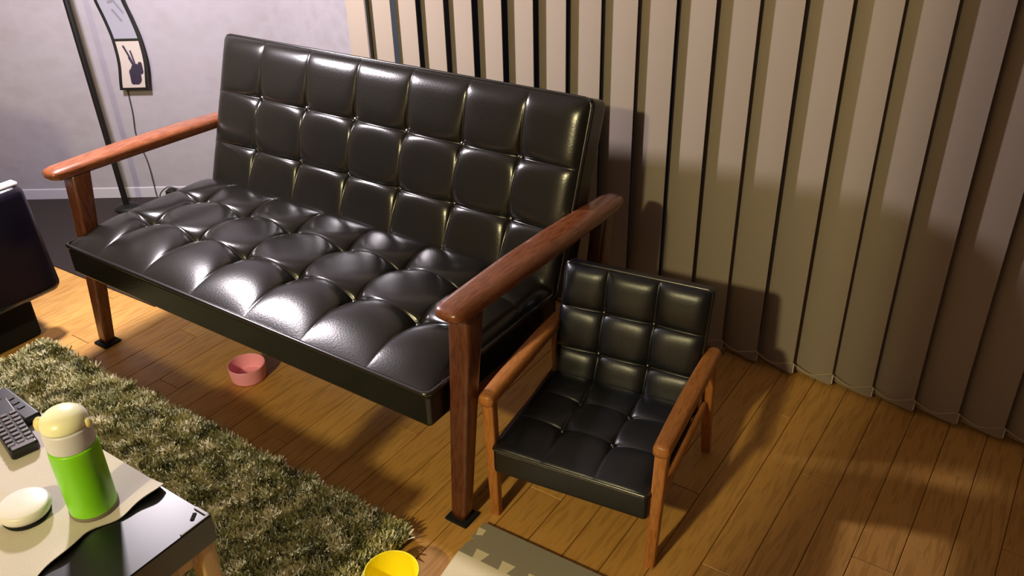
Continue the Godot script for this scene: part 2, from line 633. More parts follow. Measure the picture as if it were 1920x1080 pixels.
func rbox_strip(w: float, h: float, t: float, bow: float) -> ArrayMesh:
	var st := SurfaceTool.new()
	st.begin(Mesh.PRIMITIVE_TRIANGLES)
	var f := func(u: float, y: float, off: float) -> Vector3:
		var x := (u - 0.5) * w
		return Vector3(x, y, bow * (1.0 - pow(2 * u - 1, 2)) + off)
	add_sheet(st, 8, 1, func(u, v): return f.call(u, v * h, t / 2))
	add_sheet(st, 8, 1, func(u, v): return f.call(u, v * h, -t / 2), false, true)
	add_sheet(st, 8, 1, func(u, v): return f.call(u, 0.0, (v - 0.5) * t))
	add_sheet(st, 8, 1, func(u, v): return f.call(u, h, (0.5 - v) * t))
	for s in [0.0, 1.0]:
		add_sheet(st, 1, 1, func(u, v): return f.call(s, v * h, (u - 0.5) * t), false, s < 0.5)
	return st.commit()

# ---------------------------------------------------------------- tufted upholstery
# Height of biscuit tufting over the rectangle cols x rows: flat-topped cells, creased along the seams, deepest at the
# buttons; shape = [crispness across x, across y, lift of the x seams, of the y seams]; the outer edges roll off
# over roll = [x low, x high, y low, y high] metres.
func tuft(x: float, y: float, cols: Array, rows: Array, full: float, shape: Array, roll: Array) -> float:
	var a := cell(x, cols)
	var b := cell(y, rows)
	var na := cols.size() - 2
	var nb := rows.size() - 2
	var gx: float = lerp(seam(a, na, shape[0]), 1.0, shape[2] * away(b, nb))
	var gy: float = lerp(seam(b, nb, shape[1]), 1.0, shape[3] * away(a, na))
	var out := rolled(x - cols[0], roll[0]) * rolled(cols[-1] - x, roll[1]) * rolled(y - rows[0], roll[2]) * rolled(rows[-1] - y, roll[3])
	return full * gx * gy * out

func rolled(d: float, a: float) -> float:
	var q := 1.0 - clampf(d / a, 0.0, 1.0)
	return 1.0 - q * q if a > 0.1 else sqrt(max(1.0 - q * q, 0.0))

func cell(x: float, e: Array) -> Vector2:
	for k in e.size() - 1:
		if x <= e[k + 1] or k == e.size() - 2:
			return Vector2(k, clampf((x - e[k]) / (e[k + 1] - e[k]), 0, 1))
	return Vector2.ZERO

func seam(c: Vector2, last: int, crisp: float) -> float:
	var t := c.y
	if c.x == 0 and t < 0.5 or c.x == last and t > 0.5:
		return 1.0
	return pow(max(1.0 - pow(abs(2.0 * t - 1.0), crisp), 0.0), 0.55)

func away(c: Vector2, last: int) -> float:
	# 0 at a button, 1 half-way between two and at an outer edge
	if c.x == 0:
		return 1.0 - pow(c.y, 3.0)
	if c.x == last:
		return 1.0 - pow(1.0 - c.y, 3.0)
	return pow(max(sin(PI * c.y), 0.0), 0.5)

func steps(e: Array, per: int) -> Array:
	# sample places, closer together beside the seams
	var o := []
	for k in e.size() - 1:
		for j in per:
			var t := float(j) / per
			t = t - 0.11 * sin(TAU * t)
			o.append(lerp(float(e[k]), float(e[k + 1]), t))
	o.append(float(e[-1]))
	return o

# A tufted top: origin at o, x axis ax, y axis ay, bulging along an.
func tufted(o: Vector3, ax: Vector3, ay: Vector3, an: Vector3, cols: Array, rows: Array, full: float, shape: Array, per_x: int, per_y: int, roll: Array) -> ArrayMesh:
	var xs := steps(cols, per_x)
	var ys := steps(rows, per_y)
	var flip := ax.cross(ay).dot(an) < 0
	return sheet(xs.size() - 1, ys.size() - 1, func(u, v):
		var x: float = xs[int(round(u * (xs.size() - 1)))]
		var y: float = ys[int(round(v * (ys.size() - 1)))]
		return o + ax * x + ay * y + an * tuft(x, y, cols, rows, full, shape, roll), false, flip)

func piping_loop(a: Vector3, b: Vector3, c: Vector3, d: Vector3, r: float, round_: float) -> ArrayMesh:
	var path := []
	var q := [a, b, c, d]
	for k in 4:
		var p: Vector3 = q[k]
		var u: Vector3 = (q[(k + 3) % 4] - p).normalized()
		var w: Vector3 = (q[(k + 1) % 4] - p).normalized()
		for t in 5:
			var ang := PI / 2 * t / 4.0
			path.append(p + u * round_ * (1.0 - sin(ang)) + w * round_ * (1.0 - cos(ang)))
	path.append(path[0])
	return tube(path, r, 8)

# ---------------------------------------------------------------- sofa
func _sofa():
	var t = thing("sofa", "black tufted leather two-seat sofa with reddish wooden arms and legs before the blinds", "sofa", Vector3(0.64, 0, -0.25))
	var o: Vector3 = -t.position
	# seat
	var cols := [0.024, 0.160, 0.342, 0.524, 0.710, 0.892, 1.078, 1.242]
	var rows := [-0.048, 0.128, 0.285, 0.43]               # distance back from z = 0
	var y_top := 0.338
	part("seat_body", rbox(Vector3(1.218, 0.083, 0.478), 0.012, Vector3(0.633, 0.297, -0.191), 4), M.leather, t, o)
	var seat := part("seat", tufted(Vector3(0, y_top, 0), Vector3.RIGHT, Vector3(0, 0, -1), Vector3.UP, cols, rows, 0.046, [2.4, 5.0, 0.80, 0.89], 18, 18, [0.08, 0.10, 0.165, 0.07]), M.leather, t, o)
	part("piping", piping_loop(Vector3(0.025, y_top, 0.047), Vector3(1.241, y_top, 0.047), Vector3(1.241, y_top, -0.428), Vector3(0.025, y_top, -0.428), 0.0060, 0.014), M.piping, t, o)
	var btn := smooth_lathe([Vector2(0, 0.007), Vector2(0.006, 0.0062), Vector2(0.0095, 0.003), Vector2(0.010, -0.002), Vector2(0.0, -0.004)], 16)
	for r in [0.128, 0.285]:
		for k in range(1, 7):
			part("button", btn, M.button, seat, Vector3(cols[k], y_top + 0.010, -r))
	# back: leans 22 degrees
	var low := Vector3(0, 0.325, -0.402)
	var up := Vector3(0, 0.757 - 0.325, -0.556 + 0.402)
	var bl := up.length()
	up = up.normalized()
	var out := Vector3.RIGHT.cross(up).normalized()
	if out.z < 0:
		out = -out
	var bcols := [0.050, 0.225, 0.402, 0.580, 0.755, 0.928, 1.094, 1.252]
	var brows := [0.0, 0.157, 0.302, bl]
	var bb := Basis(Vector3.RIGHT, up, out)
	part("back_body", rbox(Vector3(1.206, bl + 0.004, 0.075), 0.016, Vector3.ZERO, 4), M.leather, t, o + low + Vector3(0.651, 0, 0) + up * bl / 2 - out * 0.041, bb)
	var back := part("backrest", tufted(low - out * 0.008, Vector3.RIGHT, up, out, bcols, brows, 0.025, [5.0, 5.0, 0.80, 0.66], 18, 18, [0.05, 0.05, 0.05, 0.050]), M.leather, t, o)
	var pl := low - out * 0.006
	part("piping", piping_loop(pl + Vector3(0.051, 0, 0), pl + Vector3(1.251, 0, 0), pl + Vector3(1.251, 0, 0) + up * bl, pl + Vector3(0.051, 0, 0) + up * bl, 0.004, 0.02), M.piping, t, o)
	var tilt := Basis(Vector3.RIGHT, out, -up)
	for r in [0.157, 0.302]:
		for k in range(1, 7):
			part("button", btn, M.button, back, low + Vector3(bcols[k], 0, 0) + up * r - out * 0.006, tilt)
	# wooden side frames
	for side in 2:
		var x: float = [0.004, 1.284][side]
		var arm := []
		for g in [[0.032, 0.5215, 0.010, 0.004], [0.029, 0.5215, 0.022, 0.009], [0.022, 0.5215, 0.029, 0.014], [0.006, 0.521, 0.033, 0.0175], [-0.08, 0.520, 0.0355, 0.019], [-0.20, 0.519, 0.037, 0.020], [-0.35, 0.515, 0.036, 0.020], [-0.50, 0.509, 0.033, 0.019], [-0.59, 0.505, 0.029, 0.017], [-0.617, 0.504, 0.024, 0.014], [-0.624, 0.504, 0.012, 0.006]]:
			arm.append([Vector3(x, g[1], g[0]), g[2], g[3]])
		part("armrest", loft(arm, Vector3.RIGHT, Vector3.UP, 0.72, 28), M.teak, t, o)
		var lx: float = [0.012, 1.276][side]
		var leg := []
		for g in [[0.0, 0.005, 0.017, 0.015], [0.02, 0.004, 0.019, 0.016], [0.25, -0.018, 0.0225, 0.021], [0.40, -0.034, 0.0245, 0.0245], [0.502, -0.043, 0.026, 0.028]]:
			leg.append([Vector3(lerp(lx - [0.010, 0.006][side], lx, g[0] / 0.502), g[0] + 0.004, g[1]), g[2], g[3]])
		part("leg", loft(leg, Vector3.RIGHT, Vector3(0, 0, -1), 0.36, 24), M.teak_post, t, o)
		part("floor_pad", cbox(Vector3(0.056, 0.007, 0.052), 0.002, Vector3(leg[0][0].x, 0.0035, 0.005)), M.felt, t, o)
		var rear := []
		for g in [[0.0, -0.60, 0.016, 0.015], [0.20, -0.565, 0.021, 0.02], [0.30, -0.545, 0.023, 0.023], [0.490, -0.575, 0.021, 0.02]]:
			rear.append([Vector3(lx, g[0] + 0.004, g[1]), g[2], g[3]])
		part("leg", loft(rear, Vector3.RIGHT, Vector3(0, 0, -1), 0.36, 20), M.teak_post, t, o)
		part("floor_pad", cbox(Vector3(0.05, 0.007, 0.046), 0.002, Vector3(lx, 0.0035, -0.60)), M.felt, t, o)
		var sx: float = [0.045, 1.222][side]
		part("side_rail", cbox(Vector3(0.020, 0.045, 0.50), 0.004, Vector3(sx, 0.232, -0.295)), M.teak, t, o)
	part("seat_rail", cbox(Vector3(1.16, 0.03, 0.03), 0.004, Vector3(0.633, 0.236, -0.40)), M.teak_post, t, o)

# ---------------------------------------------------------------- child chair
func _child_chair():
	var t = thing("child_armchair", "child-size black tufted armchair with light brown wooden arms beside the sofa", "chair", Vector3(1.324, 0, -0.047))
	t.rotation.y = deg_to_rad(7.6)
	# seat
	var cols := [0.006, 0.115, 0.226, 0.336]
	var rows := [-0.020, 0.088, 0.185, 0.275]
	var y_top := 0.193
	part("seat_body", rbox(Vector3(0.330, 0.062, 0.295), 0.010, Vector3(0.171, 0.161, -0.1275), 4), M.leather_chair, t)
	var seat := part("seat", tufted(Vector3(0, y_top, 0), Vector3.RIGHT, Vector3(0, 0, -1), Vector3.UP, cols, rows, 0.018, [5.0, 4.0, 0.8, 0.8], 14, 14, [0.05, 0.05, 0.09, 0.05]), M.leather_chair, t)
	part("piping", piping_loop(Vector3(0.007, y_top, 0.019), Vector3(0.335, y_top, 0.019), Vector3(0.335, y_top, -0.274), Vector3(0.007, y_top, -0.274), 0.0032, 0.008), M.piping, t)
	var btn := smooth_lathe([Vector2(0, 0.005), Vector2(0.004, 0.0045), Vector2(0.0065, 0.002), Vector2(0.007, -0.002), Vector2(0.0, -0.003)], 14)
	for k in [1, 2]:
		for r in [0.088, 0.185]:
			part("button", btn, M.button, seat, Vector3(cols[k], y_top + 0.003, -r))
	# back
	var low := Vector3(0, 0.165, -0.275)
	var up := Vector3(0, 0.440 - 0.165, -0.355 + 0.275)
	var bl := up.length()
	up = up.normalized()
	var out := Vector3(0, -up.z, up.y).normalized()
	if out.z < 0:
		out = -out
	var bcols := [0.006, 0.108, 0.222, 0.336]
	var brows := [0.0, 0.092, 0.188, bl]
	var bb := Basis(Vector3.RIGHT, up, out)
	part("back_body", rbox(Vector3(0.334, bl + 0.003, 0.040), 0.010, Vector3.ZERO, 4), M.leather_chair, t, low + Vector3(0.171, 0, 0) + up * bl / 2 - out * 0.022, bb)
	var back := part("backrest", tufted(low - out * 0.005, Vector3.RIGHT, up, out, bcols, brows, 0.022, [3.4, 3.4, 0.45, 0.45], 14, 14, [0.03, 0.03, 0.03, 0.03]), M.leather_chair, t)
	var pl := low - out * 0.003
	part("piping", piping_loop(pl + Vector3(0.007, 0, 0), pl + Vector3(0.335, 0, 0), pl + Vector3(0.335, 0, 0) + up * bl, pl + Vector3(0.007, 0, 0) + up * bl, 0.003, 0.012), M.piping, t)
	for k in [1, 2]:
		for r in [0.092, 0.188]:
			part("button", btn, M.button, back, low + Vector3(bcols[k], 0, 0) + up * r - out * 0.003, Basis(Vector3.RIGHT, out, -up))
	for side in 2:
		var x: float = [-0.006, 0.352][side]
		var arm := []
		for g in [[0.020, 0.307, 0.006, 0.006], [0.018, 0.307, 0.0145, 0.0125], [0.010, 0.307, 0.0165, 0.0145], [-0.06, 0.3065, 0.018, 0.015], [-0.15, 0.305, 0.019, 0.015], [-0.26, 0.301, 0.018, 0.0145], [-0.345, 0.297, 0.016, 0.013], [-0.360, 0.297, 0.008, 0.006]]:
			arm.append([Vector3(x, g[1], g[0]), g[2], g[3]])
		part("armrest", loft(arm, Vector3.RIGHT, Vector3.UP, 0.72, 22), M.chair_wood, t)
		var lx: float = [-0.010, 0.350][side]
		var leg := []
		for g in [[0.0, 0.000, 0.0105, 0.0095], [0.15, -0.004, 0.0120, 0.0115], [0.294, -0.008, 0.0130, 0.0130]]:
			leg.append([Vector3(lerp([0.0, 0.343][side], lx, g[0] / 0.294), g[0], g[1]), g[2], g[3]])
		part("leg", loft(leg, Vector3.RIGHT, Vector3(0, 0, -1), 0.4, 20), M.chair_post, t)
		var rear := []
		for g in [[0.0, -0.385, 0.010, 0.0095], [0.16, -0.345, 0.012, 0.0115], [0.289, -0.342, 0.012, 0.0115]]:
			rear.append([Vector3(lx, g[0], g[1]), g[2], g[3]])
		part("leg", loft(rear, Vector3.RIGHT, Vector3(0, 0, -1), 0.4, 20), M.chair_post, t)
		part("side_rail", cbox(Vector3(0.012, 0.026, 0.32), 0.003, Vector3([-0.004, 0.346][side], 0.165, -0.172)), M.chair_wood, t)

# ---------------------------------------------------------------- rug
func _rug():
	var x0 := -0.12
	var x1 := 1.222
	var z0 := 0.112
	var z1 := 1.25
	var t = thing("shag_rug", "mottled green-grey shag rug lying in front of the sofa", "rug", Vector3((x0 + x1) / 2, 0, (z0 + z1) / 2))
	var o: Vector3 = -t.position
	part("backing", rbox(Vector3(x1 - x0, 0.014, z1 - z0), 0.006, Vector3((x0 + x1) / 2, 0.0075, (z0 + z1) / 2), 3), M.rug_base, t, o)
	# a tuft: six bent blades
	var st := SurfaceTool.new()
	st.begin(Mesh.PRIMITIVE_TRIANGLES)
	for k in 6:
		var a := TAU * k / 6.0 + 0.4
		var d := Vector3(cos(a), 0, sin(a))
		var s := Vector3(-sin(a), 0, cos(a)) * 0.0026
		var p := [d * 0.001, d * 0.006 + Vector3(0, 0.012, 0), d * 0.014 + Vector3(0, 0.0195 + 0.002 * (k % 3), 0)]
		for j in 2:
			var w0: Vector3 = s * (1.0 - 0.25 * j)
			var w1: Vector3 = s * (1.0 - 0.25 * (j + 1))
			quad(st, p[j] - w0, p[j + 1] - w1, p[j + 1] + w1, p[j] + w0)
	var mesh := st.commit()
	var mm := MultiMesh.new()
	mm.transform_format = MultiMesh.TRANSFORM_3D
	mm.use_colors = true
	mm.mesh = mesh
	var pa := noise(14.0, 3, 5)
	var pb := noise(38.0, 2, 15)
	var xf := []
	var cl := []
	var ramp := [Color(0.095, 0.090, 0.042), Color(0.28, 0.285, 0.11), Color(0.54, 0.51, 0.25), Color(0.84, 0.76, 0.50)]
	var step := 0.0064
	var nx := int((x1 - x0) / step)
	var nz := int((z1 - z0) / step)
	for i in nx:
		for j in nz:
			var x := x0 + 0.004 + (i + rng.randf()) * step
			var z := z0 + 0.004 + (j + rng.randf()) * step
			# rounded corners
			var cx: float = max(x - (x1 - 0.035), 0.0)
			var cz: float = max((z0 + 0.035) - z, 0.0)
			if cx * cx + cz * cz > 0.035 * 0.035:
				continue
			var n: float = 0.52 + 0.60 * pa.get_noise_2d(x, z) + 0.75 * pb.get_noise_2d(x, z) + rng.randf_range(-0.12, 0.12)
			n = clampf(n, 0, 0.999) * 3.0
			var c: Color = ramp[int(n)].lerp(ramp[int(n) + 1], n - int(n))
			var lean := Vector3(pa.get_noise_2d(x + 9, z), 0, pa.get_noise_2d(x, z + 9)) * 1.3
			var y_axis := (Vector3.UP + lean).normalized()
			var q := Basis(Quaternion(Vector3.UP, y_axis)) * Basis(Vector3.UP, rng.randf() * TAU)
			var sc := rng.randf_range(0.8, 1.25)
			xf.append(Transform3D(q.scaled(Vector3.ONE * sc), Vector3(x, 0.012, z)))
			cl.append(c)
	mm.instance_count = xf.size()
	for k in xf.size():
		mm.set_instance_transform(k, xf[k])
		mm.set_instance_color(k, cl[k])
	var mi := MultiMeshInstance3D.new()
	mi.name = "pile"
	mi.multimesh = mm
	mi.material_override = M.pile
	mi.position = o
	mi.set_meta("kind", "stuff")
	t.add_child(mi)

# ---------------------------------------------------------------- interlocking foam mat
func _foam_mat():
	var t = thing("foam_mat", "grey and cream interlocking foam play mat in front of the child chair", "mat", Vector3(1.62, 0, 0.22), "")
	var o: Vector3 = -t.position
	var g := PackedVector2Array()      # grey border strip, its near side toothed
	var c := PackedVector2Array()      # cream tile
	var x0 := 1.326
	var x1 := 2.10
	# far edge
	g.append(Vector2(x0, 0.002))
	g.append(Vector2(x1, -0.022))
	var teeth := []
	var x := x0 + 0.030
	var zl := 0.094
	while x < x1 - 0.06:
		# dovetail: narrow neck, wide head, cream pushes into the grey
		teeth.append([x, zl])
		x += 0.062
	var edge := PackedVector2Array()
	edge.append(Vector2(x0 + 0.002, zl))
	for e in teeth:
		var a: float = e[0]
		var z: float = e[1] - 0.03 * (a - x0)
		edge.append_array([Vector2(a + 0.006, z), Vector2(a, z - 0.024), Vector2(a + 0.031, z - 0.025), Vector2(a + 0.025, z - 0.001)])
	edge.append(Vector2(x1, zl - 0.02))
	var back := edge.duplicate()
	back.reverse()
	g.append_array(back)
	# notches in the strip's left end
	g.append_array([Vector2(x0 + 0.002, 0.062), Vector2(x0 + 0.010, 0.060), Vector2(x0 + 0.010, 0.050), Vector2(x0 + 0.001, 0.050)])
	c.append_array(edge)
	c.append_array([Vector2(x1, 0.46), Vector2(x0 + 0.012, 0.46)])
	var z2 := 0.44
	while z2 > 0.14:
		c.append_array([Vector2(x0 + 0.012, z2), Vector2(x0 + 0.004, z2), Vector2(x0 + 0.004, z2 - 0.012), Vector2(x0 + 0.013, z2 - 0.012)])
		z2 -= 0.062
	part("border_strip", slab(g, 0.0, 0.0125), M.foam_gray, t, o)
	var tile := part("tile", slab(c, 0.0, 0.0125), M.foam_cream, t, o)
	tag(tile, "cream foam tile with toothed edge")
	part("corner_tab", slab(PackedVector2Array([Vector2(x0 + 0.0, 0.020), Vector2(x0 + 0.018, 0.019), Vector2(x0 + 0.019, 0.034), Vector2(x0 + 0.006, 0.040)]), 0.0125, 0.0135), M.foam_cream, t, o)

# ---------------------------------------------------------------- coffee table
func _table():
	var t = thing("coffee_table", "low black glossy coffee table with pale wooden legs at the lower left", "table", Vector3(0.66, 0, 0.80))
	var o: Vector3 = -t.position
	var x0 := 0.13
	var x1 := 1.203
	var z0 := 0.518
	var z1 := 1.10
	var c := Vector3((x0 + x1) / 2, 0.374, (z0 + z1) / 2)
	part("tabletop", cbox(Vector3(x1 - x0, 0.052, z1 - z0), 0.002, c), M.table_black, t, o)
	part("apron", cbox(Vector3(x1 - x0 - 0.03, 0.024, 0.020), 0.002, Vector3(c.x, 0.336, z0 + 0.02)), M.pale_wood, t, o)
	part("apron", cbox(Vector3(x1 - x0 - 0.03, 0.024, 0.020), 0.002, Vector3(c.x, 0.336, z1 - 0.02)), M.pale_wood, t, o)
	for x in [x0 + 0.02, x1 - 0.018]:
		part("apron", cbox(Vector3(0.020, 0.024, z1 - z0 - 0.06), 0.002, Vector3(x, 0.336, c.z)), M.pale_wood, t, o)
	for x in [x0 + 0.022, x1 - 0.018]:
		for z in [z0 + 0.02, z1 - 0.02]:
			part("leg", loft([[Vector3(x, 0.018, z), 0.012, 0.012], [Vector3(x, 0.348, z), 0.016, 0.016]], Vector3.RIGHT, Vector3(0, 0, -1), 0.3, 16), M.pale_wood, t, o)
	# corner cap, set into the top at the far right corner
	var cap := part("corner_cap", cbox(Vector3(0.005, 0.0025, 0.052), 0.0008, Vector3(x1 - 0.003, 0.4010, z0 + 0.028)), M.corner_trim, t, o)
	tag(cap, "grey metal corner cap")
	part("corner_cap", cbox(Vector3(0.030, 0.0025, 0.006), 0.0008, Vector3(x1 - 0.018, 0.4010, z0 + 0.004)), M.corner_trim, t, o)
	part("corner_slot", cbox(Vector3(0.006, 0.002, 0.016), 0.0008, Vector3(x1 - 0.020, 0.4006, z0 + 0.018), Basis(Vector3.UP, 0.6)), M.felt, t, o)

# ---------------------------------------------------------------- things on the table
func _table_things():
	var y := 0.400
	# cloth: thin sheet with a wavy, slightly lifted right edge and a fold
	var cl = thing("table_runner", "beige cloth runner covering the left part of the black coffee table", "cloth", Vector3(0.62, y, 0.80))
	var o: Vector3 = -cl.position
	var edge := func(v: float) -> float:
		return 1.088 + 0.007 * sin(v * 21.0) + 0.004 * sin(v * 47.0 + 1.0)
	var f := func(u: float, v: float, up: float) -> Vector3:
		var z: float = lerp(0.519, 1.09, v)
		var x: float = lerp(0.145, edge.call(v), u)
		var curl: float = 0.008 * pow(max(0.0, (x - 1.045) / 0.045), 2.0) * (0.55 + 0.45 * sin(v * 26.0 + 0.5))
		var fold: float = 0.0022 * exp(-pow((z - 0.655 - 0.06 * (1.0 - x)) / 0.006, 2.0)) * smoothstep(0.72, 0.9, x) * smoothstep(1.07, 1.0, x)
		return Vector3(x, y + 0.0006 + up + max(curl, 0.0) + fold, z)
	var st := SurfaceTool.new()
	st.begin(Mesh.PRIMITIVE_TRIANGLES)
	add_sheet(st, 90, 90, func(u, v): return f.call(u, v, 0.0016), false, true)
	add_sheet(st, 90, 60, func(u, v): return f.call(u, v, 0.0), false, false)
	add_sheet(st, 1, 90, func(u, v): return f.call(1.0, v, 0.0016 * (1.0 - u)), false, true)
	add_sheet(st, 90, 1, func(u, v): return f.call(u, 0.0, 0.0016 * v), false, true)
	part("cloth", st.commit(), M.cloth, cl, o)
	var yc := y + 0.0023
	# bottle
	var b = thing("water_bottle", "bright green and white flask with pale yellow domed lid on the coffee table", "bottle", Vector3(1.036, yc, 0.606))
	part("body", smooth_lathe([Vector2(0.0, 0.0), Vector2(0.030, 0.0), Vector2(0.0335, 0.002), Vector2(0.035, 0.006), Vector2(0.0355, 0.06), Vector2(0.0355, 0.112), Vector2(0.0347, 0.123), Vector2(0.0335, 0.1275), Vector2(0.0, 0.128)], 36), M.green, b)
	part("collar", smooth_lathe([Vector2(0.0, 0.126), Vector2(0.0325, 0.126), Vector2(0.0340, 0.129), Vector2(0.0345, 0.142), Vector2(0.0342, 0.158), Vector2(0.032, 0.163), Vector2(0.0, 0.164)], 36), M.white_gloss, b)
	part("lid", smooth_lathe([Vector2(0.0, 0.162), Vector2(0.0322, 0.162), Vector2(0.0335, 0.165), Vector2(0.0330, 0.171), Vector2(0.030, 0.178), Vector2(0.023, 0.184), Vector2(0.012, 0.1875), Vector2(0.0, 0.1885)], 36), M.lid_yellow, b)
	part("lug", ball(Vector3(-0.029, 0.163, 0.021), Vector3(0.009, 0.013, 0.009), 14), M.strap, b)
	part("lug", ball(Vector3(0.029, 0.164, -0.019), Vector3(0.005, 0.008, 0.006), 14), M.strap, b)
	part("base_ring", lathe([Vector2(0.0352, 0.0), Vector2(0.0360, 0.002), Vector2(0.0360, 0.0055), Vector2(0.0352, 0.0075)], 36), M.base_grey, b)
	# puck
	var p = thing("round_speaker", "small round white device on a dark foot beside the green flask", "speaker", Vector3(0.966, yc, 0.674))
	part("foot", lathe([Vector2(0.0, 0.008), Vector2(0.033, 0.008), Vector2(0.035, 0.004), Vector2(0.033, 0.0), Vector2(0.0, 0.0)], 32), M.felt, p)
	part("shell", smooth_lathe([Vector2(0.0, 0.007), Vector2(0.030, 0.007), Vector2(0.0355, 0.010), Vector2(0.0385, 0.016), Vector2(0.0375, 0.023), Vector2(0.034, 0.0265), Vector2(0.02, 0.0285), Vector2(0.0, 0.029)], 36), M.puck, p)
	# remotes
	remote("remote_control", "black remote control with rows of grey keys on the beige runner", Vector3(0.812, yc, 0.592), 77.0, 0.046, 0.17, 0.020, true)
	remote("remote_control", "plain black remote control lying behind the keyed one at the table's far edge", Vector3(0.742, yc, 0.541), 86.0, 0.030, 0.13, 0.018, false)

func remote(called: String, label: String, at: Vector3, turn: float, w: float, l: float, h: float, keys: bool):
	var r = thing(called, label, "remote control", at)
	r.rotation.y = deg_to_rad(turn)
	part("body", rbox(Vector3(w, h, l), 0.005, Vector3(0, h / 2, -l / 2 + 0.02), 3), M.dark_plastic, r)
	if keys:
		for i in 3:
			for j in 8:
				part("key", cbox(Vector3(0.0115, 0.0025, 0.0075), 0.0008, Vector3((i - 1) * 0.0150, h + 0.001, 0.004 - j * 0.0135)), M.key, r)
		part("plate", cbox(Vector3(w - 0.010, 0.0012, 0.014), 0.0005, Vector3(0, h + 0.0002, 0.0125)), M.key, r)
	else:
		for j in 3:
			part("key", cbox(Vector3(0.012, 0.002, 0.008), 0.0008, Vector3(0, h + 0.0008, -0.02 - j * 0.02)), M.dark_plastic, r)

# ---------------------------------------------------------------- things on the floor
func _floor_things():
	var c = thing("yellow_cup", "bright yellow plastic cup standing on the floor beside the rug corner", "cup", Vector3(1.288, 0, 0.246))
	part("shell", smooth_lathe([Vector2(0.0, 0.004), Vector2(0.034, 0.005), Vector2(0.040, 0.010), Vector2(0.0455, 0.040), Vector2(0.0495, 0.069), Vector2(0.0505, 0.0715), Vector2(0.0525, 0.0715), Vector2(0.0530, 0.069), Vector2(0.049, 0.040), Vector2(0.0435, 0.006), Vector2(0.040, 0.0), Vector2(0.0, 0.0)], 40), M.cup, c)
	var b = thing("pink_bowl", "small pink plastic bowl on the floor under the sofa's front edge", "bowl", Vector3(0.482, 0, -0.096))
	part("shell", smooth_lathe([Vector2(0.0, 0.006), Vector2(0.036, 0.007), Vector2(0.041, 0.012), Vector2(0.0455, 0.043), Vector2(0.0465, 0.0455), Vector2(0.0485, 0.0455), Vector2(0.049, 0.043), Vector2(0.0455, 0.006), Vector2(0.043, 0.0), Vector2(0.0, 0.0)], 40), M.pink, b)
	var a = thing("power_adapter", "small dark power adapter on the floor at the wall left of the sofa back", "adapter", Vector3(-0.655, 0, -0.742))
	a.rotation.y = 0.5
	part("body", rbox(Vector3(0.05, 0.034, 0.04), 0.005, Vector3(0, 0.017, 0), 3), M.tan_plastic, a)
	part("cap", rbox(Vector3(0.034, 0.020, 0.034), 0.005, Vector3(-0.022, 0.036, 0), 3), M.brown_plastic, a)
	var k = thing("cable", "thin grey cable running down the white wall and looping on the floor", "cable", wall_point(0.18, 0, 0.01))
	var path := [wall_point(0.188, 0.43, 0.006), wall_point(0.186, 0.34, 0.006), wall_point(0.178, 0.25, 0.006), wall_point(0.196, 0.15, 0.007), wall_point(0.20, 0.06, 0.010), wall_point(0.205, 0.012, 0.02), wall_point(0.222, 0.010, 0.035), wall_point(0.237, 0.038, 0.05), wall_point(0.272, 0.062, 0.05), wall_point(0.315, 0.046, 0.05), wall_point(0.345, 0.014, 0.05), wall_point(0.33, 0.004, 0.075), wall_point(0.28, 0.003, 0.09)]
	part("wire", tube(spline(path, 70), 0.0022, 6), mat(Color(0.20, 0.19, 0.15), 0.6), k, -k.position)

